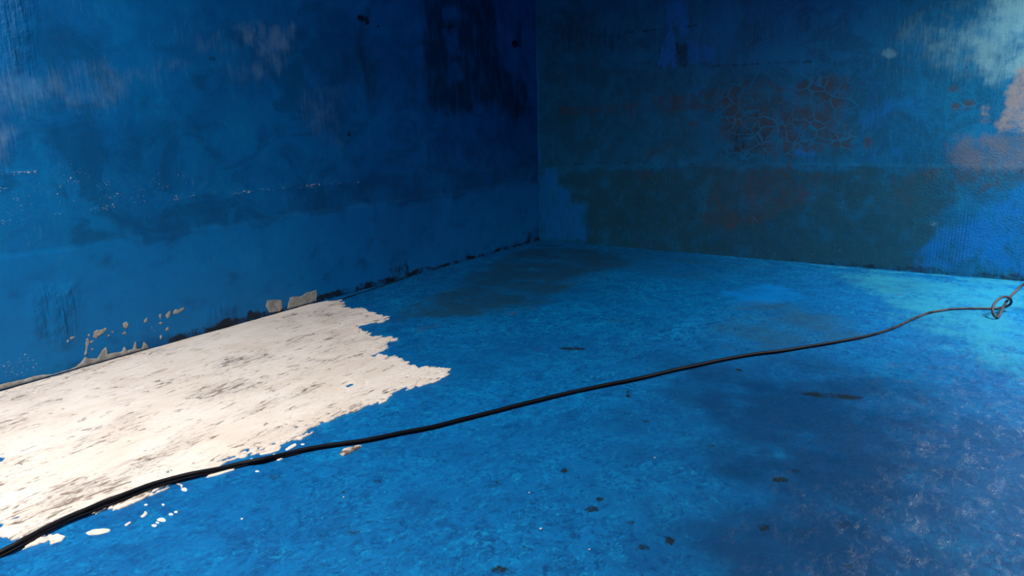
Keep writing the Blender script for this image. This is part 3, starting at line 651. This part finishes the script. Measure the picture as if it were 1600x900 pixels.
# ------------------------------------------------------------------ white drops on the blue floor
def drop_mesh(px, py, rx, ry, seed):
    cx, cy = floor_uv(px, py); ax, ay = floor_uv(px + rx, py); bx, by = floor_uv(px, py + ry)
    a = np.array([ax - cx, ay - cy]); b = np.array([bx - cx, by - cy])
    rnd = random.Random(seed); n = 28
    rings = []; bm = bmesh.new(); hmax = .35 * min(np.linalg.norm(a), np.linalg.norm(b)) * .5; hmax = min(.006, max(.002, hmax))
    ph = [rnd.uniform(0, 6.28) for _ in range(3)]
    for r, h in ((1.0, -.003), (1.0, .1 * hmax), (.9, .6 * hmax), (.6, .95 * hmax)):
        ring = []
        for t in range(n):
            an = 2 * math.pi * t / n; w = 1 + .10 * math.sin(2 * an + ph[0]) + .07 * math.sin(3 * an + ph[1]) + .04 * math.sin(5 * an + ph[2])
            p = np.array([cx, cy]) + (a * math.cos(an) + b * math.sin(an)) * r * w
            ring.append(bm.verts.new((p[0], p[1], float(floor_h(np.array([p[0]]), np.array([p[1]]))[0]) + h)))
        rings.append(ring)
    for q in range(3):
        for t in range(n): bm.faces.new((rings[q][t], rings[q][(t + 1) % n], rings[q + 1][(t + 1) % n], rings[q + 1][t]))
    bm.faces.new(rings[3])
    bmesh.ops.recalc_face_normals(bm, faces=bm.faces)
    for f in bm.faces: f.smooth = True
    return bm
m = Mat('white_plaster_drop')
dropm = m.done(m.mix(m.rng(m.noise((40, 40, 40), 3), .35, .65), (.80, .77, .72), (.9, .88, .84)), .6, m.bump(m.noise((80, 80, 80), 3), .2, .002), .4)
DROPS = [(288, 765, 5.2, 2.8, 'oval white plaster drop under the cable, topmost of the scattered drops'),
         (252.5, 812.5, 6.5, 3.2, 'largest white plaster drop on blue floor, middle of the lower trail'),
         (246, 817, 3.0, 1.6, 'small white drop touching the largest drop'),
         (241, 821.5, 3.8, 2.3, 'white drop at the lower left end of the drop trail'),
         (267, 804, 3.3, 2.1, 'small round white drop to the right of the largest drop'),
         (275, 800.5, 3.2, 1.5, 'flat little white drop at the upper right end of the trail'),
         (255, 788.7, 2.6, 1.5, 'lone tiny white drop between plaster edge and the trail'),
         (378, 811, 1.8, 1.2, 'very tiny white drop on open blue floor right of the trail'),
         (402, 737, 3.0, 1.4, 'tiny white drop just below the cable right of the plaster'),
         (393, 717.5, 2.2, 1.2, 'tiny white drop just above the cable beside the plaster edge'),
         (228, 788.5, 3.0, 1.3, 'thin white drop hugging the lower edge of the plaster patch'),
         (473, 694.5, 3.0, 1.3, 'white drop off the plaster tip just above the cable')]
for k, (x, y, rx, ry, lab) in enumerate(DROPS):
    tag(bm_obj('plaster_drop', drop_mesh(x, y, rx, ry, k), dropm), lab, 'plaster drop', 'white plaster drops on the blue floor')
# short curl of plaster above the first drop, and the loose rags of plaster along the edge
def floor_patch(name, mat, polys, amp, seed, res, thick, label, cat, group=None):
    P = [[floor_uv(*p) for p in q] for q in polys]; a = np.concatenate([np.array(q) for q in P])
    def f(U, V): return np.max([poly_sd(U, V, q) for q in P], 0) + amp * fbm(U * 18, V * 40, 4, seed)
    o = relief(name, mat, f, (a[:, 0].min() - .03, a[:, 0].max() + .03, a[:, 1].min() - .03, a[:, 1].max() + .03), res, on_floor, lambda u, v: thick + .3 * thick * fbm(u * 25, v * 25, 2, seed))
    return tag(o, label, cat, group)
RAGS = [([(276, 755.5), (283, 756), (286, 759), (284.5, 762.5), (282, 762), (282.5, 759), (276, 757)], .001, 'curled white plaster splash just above the oval drop'),
        ([(404, 709), (412, 706), (420, 705), (428, 700), (436, 697), (440, 699), (436, 704), (424, 708), (408, 711)], .004, 'broken white plaster rag between patch edge and cable, left one'),
        ([(446, 702), (455, 696), (462, 693), (464, 696), (452, 703), (446, 705)], .004, 'broken white plaster rag between patch edge and cable, right one'),
        ([(426, 710), (431, 709), (431, 712), (426, 713)], .001, 'little white plaster dab touching the upper side of the cable'),
        ([(326, 741), (345, 737), (352, 735), (367, 732.5), (366, 735), (350, 740), (340, 743), (322, 747)], .003, 'thin white plaster smear running just below the cable'),
        ([(219, 807), (225, 802), (226, 797), (231, 802), (228, 806), (222, 809)], .003, 'small whitish plaster rag left of the drop trail'),
        ([(194, 820), (200, 816), (205, 814), (204, 817), (197, 822)], .002, 'slim slanting plaster rag lower left of the drop trail'),
        ([(134, 833), (145, 828), (160, 826), (173, 827), (172, 831), (155, 835), (138, 837)], .005, 'long loose plaster rag below the patch at the lower left'),
        ([(75, 840), (90, 834), (102, 838), (96, 846), (80, 851)], .005, 'rounded loose plaster rag at the lower left beside the cable'),
        ([(430, 719.5), (440, 716.5), (444, 716), (436, 720.5)], .001, 'thin white streak under the cable near the plaster rags')]
for k, (p, am, lab) in enumerate(RAGS):
    floor_patch('plaster_splash', plaster, [p], am, 231 + k, .004, .004, lab, 'plaster splash', 'plaster rags at the patch edge')

# brown and white chip below the cable
m = Mat('brown_chip')
chipm = m.done(m.mix(m.rng(m.noise((40, 40, 40), 5, .7), .42, .58), (.62, .57, .52), (.16, .10, .075)), .85, m.bump(m.noise((60, 60, 60), 5), .8, .004), .3)
floor_patch('plaster_chip', chipm, [[(530, 710), (536, 703), (546, 700), (560, 697), (566, 697), (560, 702), (548, 708), (536, 713)]], .003, 241, .004, .009, 'brownish oblong plaster chip lying on blue floor below the cable', 'plaster chip')
m = Mat('pale_grit')
gritm = m.done(m.mix(m.noise((50, 50, 50), 3), (.55, .52, .5), (.8, .78, .75)), .7, m.bump(m.noise((90, 90, 90), 3), .5, .002), .4)
GRIT = [(537, 777, 'pale grit crumb beside a dark mark, left of centre foreground'), (845, 828, 'largest pale grit crumb low at the centre foreground'), (921, 860, 'pale grit crumb lowest on the centre foreground'), (1023, 716, 'pale grit crumb on blue floor right of centre'), (827, 771, 'faint grit crumb above the largest crumb')]
for k, (x, y, lab) in enumerate(GRIT):
    p = floor_pt(x, y); bm = bmesh.new(); bmesh.ops.create_icosphere(bm, subdivisions=3, radius=.0042 if k == 1 else .003)
    for v in bm.verts:
        c = v.co * 400; n = float(fbm(np.array([c.x + 7 * k]), np.array([c.y + c.z * 1.3]), 3, 250 + k)[0]); v.co *= 1 + .45 * n; v.co.z *= .75
    zmin = min(v.co.z for v in bm.verts); zf = float(floor_h(p[0:1], p[1:2])[0])
    for v in bm.verts: v.co.x += p[0]; v.co.y += p[1]; v.co.z += zf - zmin - .0004
    tag(bm_obj('grit_crumb', bm, gritm), lab, 'grit', 'pale grit crumbs on the floor')

# ------------------------------------------------------------------ the cable
R = 0.0098
m = Mat('black_cable_rubber')
sx = m.n('ShaderNodeSeparateXYZ'); m.set(sx.inputs[0], m.co)
lit_tint = m.math('MULTIPLY', m.rng(sx.outputs[0], 3.9, 5.0), m.rng(m.noise((9, 9, 9), 4, .6), .25, .6))  # grey towards the right end: lit highlights put into the cable colour
cablem = m.done(m.mix(lit_tint, m.mix(m.rng(m.noise((30, 30, 30), 4), .4, .7), (.003, .0035, .006), (.006, .006, .009)), (.080, .076, .086)), .5, m.bump(m.noise((140, 140, 140), 3), .25, .002), .15)
FLOORPX = [(-120, 935), (-60, 897), (-20, 875), (0, 864), (20, 854), (40, 842.5), (60, 832), (80, 821.5), (100, 812), (120, 803.5), (140, 795), (165, 784), (190, 775), (215, 765.5), (240, 756.5), (265, 749.5), (290, 743), (315, 738), (340, 733.5), (380, 724), (410, 718), (440, 711.5), (470, 704), (515, 696), (560, 690), (585, 685.5), (630, 676), (675, 667.5), (720, 656), (780, 641), (820, 630.5), (880, 616), (940, 603), (1000, 591), (1055, 578), (1095, 569.5), (1130, 562), (1175, 554), (1220, 548.5), (1260, 542), (1320, 532), (1365, 522.5), (1395, 513), (1420, 501.5), (1440, 492.5), (1455, 488), (1469, 485.5), (1487, 483), (1512, 482), (1535, 482)]
def on_ray(px, py, depth):
    d = ray(px, py); return np.array([d[0] * depth, d[1] * depth, CAM_H + d[2] * depth])
def depth_floor(px, py, z):
    d = ray(px, py); return (z - CAM_H) / d[2]
def ground(p):
    zf = float(floor_h(p[0:1], p[1:2])[0]); best = 0
    for dx in (-.05, 0, .05):
        for dy in (-.02, 0, .02):
            if plaster_field(np.array([p[0] + dx]), np.array([p[1] + dy]))[0] > 0: best = max(best, float(plaster_thick(np.array([p[0] + dx]), np.array([p[1] + dy]))[0]))
    return zf + best
path = []
for px, py in FLOORPX:
    p = floor_pt(px, py, R); zf = ground(p) - R * .22 * float(sstep(3.4, 4.6, p[0]))
    path.append(floor_pt(px, py, zf + R - .0006))
df = depth_floor(1535, 482, R); dn = depth_floor(1557.5, 496, R)
LOOP = [(1550, 482, 0), (1562, 481.3, .03), (1571, 479.5, .12), (1578, 476, .24), (1580.5, 471.5, .36), (1579, 467, .46), (1574, 464, .54), (1566, 464.3, .60), (1558, 469.5, .68), (1552.5, 476.5, .78), (1550.8, 484, .88), (1551.6, 490, .95), (1554, 494.3, .99), (1557.5, 496, 1), (1561, 494.2, .97), (1563.3, 489, .88), (1566.5, 481.5, .70), (1574, 469.5, .36), (1581, 461, .22), (1590, 453, .14), (1600, 444, .08)]
for px, py, f in LOOP: path.append(on_ray(px, py, df + (dn - df) * f))
last = path[-1]
hx, hy = HATCH_B[0] + .35, HATCH_B[3] - .25
for t, k in ((.18, .05), (.4, .16), (.62, .36), (.8, .62), (.92, .84), (1.0, 1.02)):
    path.append(np.array([last[0] + (hx - last[0]) * t, last[1] + (hy - last[1]) * t, last[2] + (CEIL + .2 - last[2]) * k]))
def spline(P, step):
    P = [np.asarray(p, float) for p in P]; out = []
    for i in range(len(P) - 1):
        p0, p1, p2, p3 = P[max(i - 1, 0)], P[i], P[i + 1], P[min(i + 2, len(P) - 1)]
        L = np.linalg.norm(p2 - p1); n = max(1, int(L / step))
        # centripetal-like tangents limited by segment length
        m1 = (p2 - p0); m2 = (p3 - p1)
        m1 = m1 / (np.linalg.norm(m1) + 1e-9) * L; m2 = m2 / (np.linalg.norm(m2) + 1e-9) * L
        for k in range(n):
            t = k / n; out.append((2 * t ** 3 - 3 * t ** 2 + 1) * p1 + (t ** 3 - 2 * t ** 2 + t) * m1 + (-2 * t ** 3 + 3 * t ** 2) * p2 + (t ** 3 - t ** 2) * m2)
    out.append(P[-1]); return out
def tube(name, P, rad, mat, parent=None, n=14, lay=None, taper=None):
    bm = bmesh.new(); prev = None; nrm = Vector((0, 0, 1))
    for i, p in enumerate(P):
        t = Vector(P[min(i + 1, len(P) - 1)] - P[max(i - 1, 0)]).normalized()
        nrm = (nrm - t * nrm.dot(t)).normalized(); b = t.cross(nrm)
        ring = []
        for k in range(n):
            a = 2 * math.pi * k / n
            r = rad * (taper(p) if taper else 1) * (1 + (lay * math.cos(2 * (a - i * .16)) if lay else 0))
            ring.append(bm.verts.new(Vector(p) + (nrm * math.cos(a) + b * math.sin(a)) * r))
        if prev:
            for k in range(n): bm.faces.new((prev[k], prev[(k + 1) % n], ring[(k + 1) % n], ring[k]))
        else: bm.faces.new(ring[::-1])
        prev = ring
    bm.faces.new(prev)
    for f in bm.faces: f.smooth = True
    bmesh.ops.recalc_face_normals(bm, faces=bm.faces)
    return bm_obj(name, bm, mat, parent)
S = spline(path, .02)
root = bpy.data.objects.new('cable', None); COL.objects.link(root)
tag(root, 'long black cable lying across the floor with a small loop near the right', 'cable')
tube('sheath', S, R, cablem, root, taper=lambda p: 1 - .22 * float(sstep(3.4, 4.6, p[0])))
# thin second wire that runs along the near side of the cable at the left
THIN = [(-120, 945), (-60, 905.5), (-20, 881), (0, 870), (20, 860), (40, 849), (60, 837.5), (80, 827), (100, 817), (120, 808.5), (140, 801), (165, 791.5), (190, 782), (215, 771.5), (240, 761.5), (265, 754), (290, 747.5), (315, 742), (340, 737.5), (380, 728), (410, 721.5), (440, 715), (470, 707.5)]
tp = []
for px, py in THIN:
    p = floor_pt(px, py, .004); zf = ground(p)
    tp.append(floor_pt(px, py, zf + .0036))
tube('thin_wire', spline(tp, .02), .0038, cablem, root, 10)
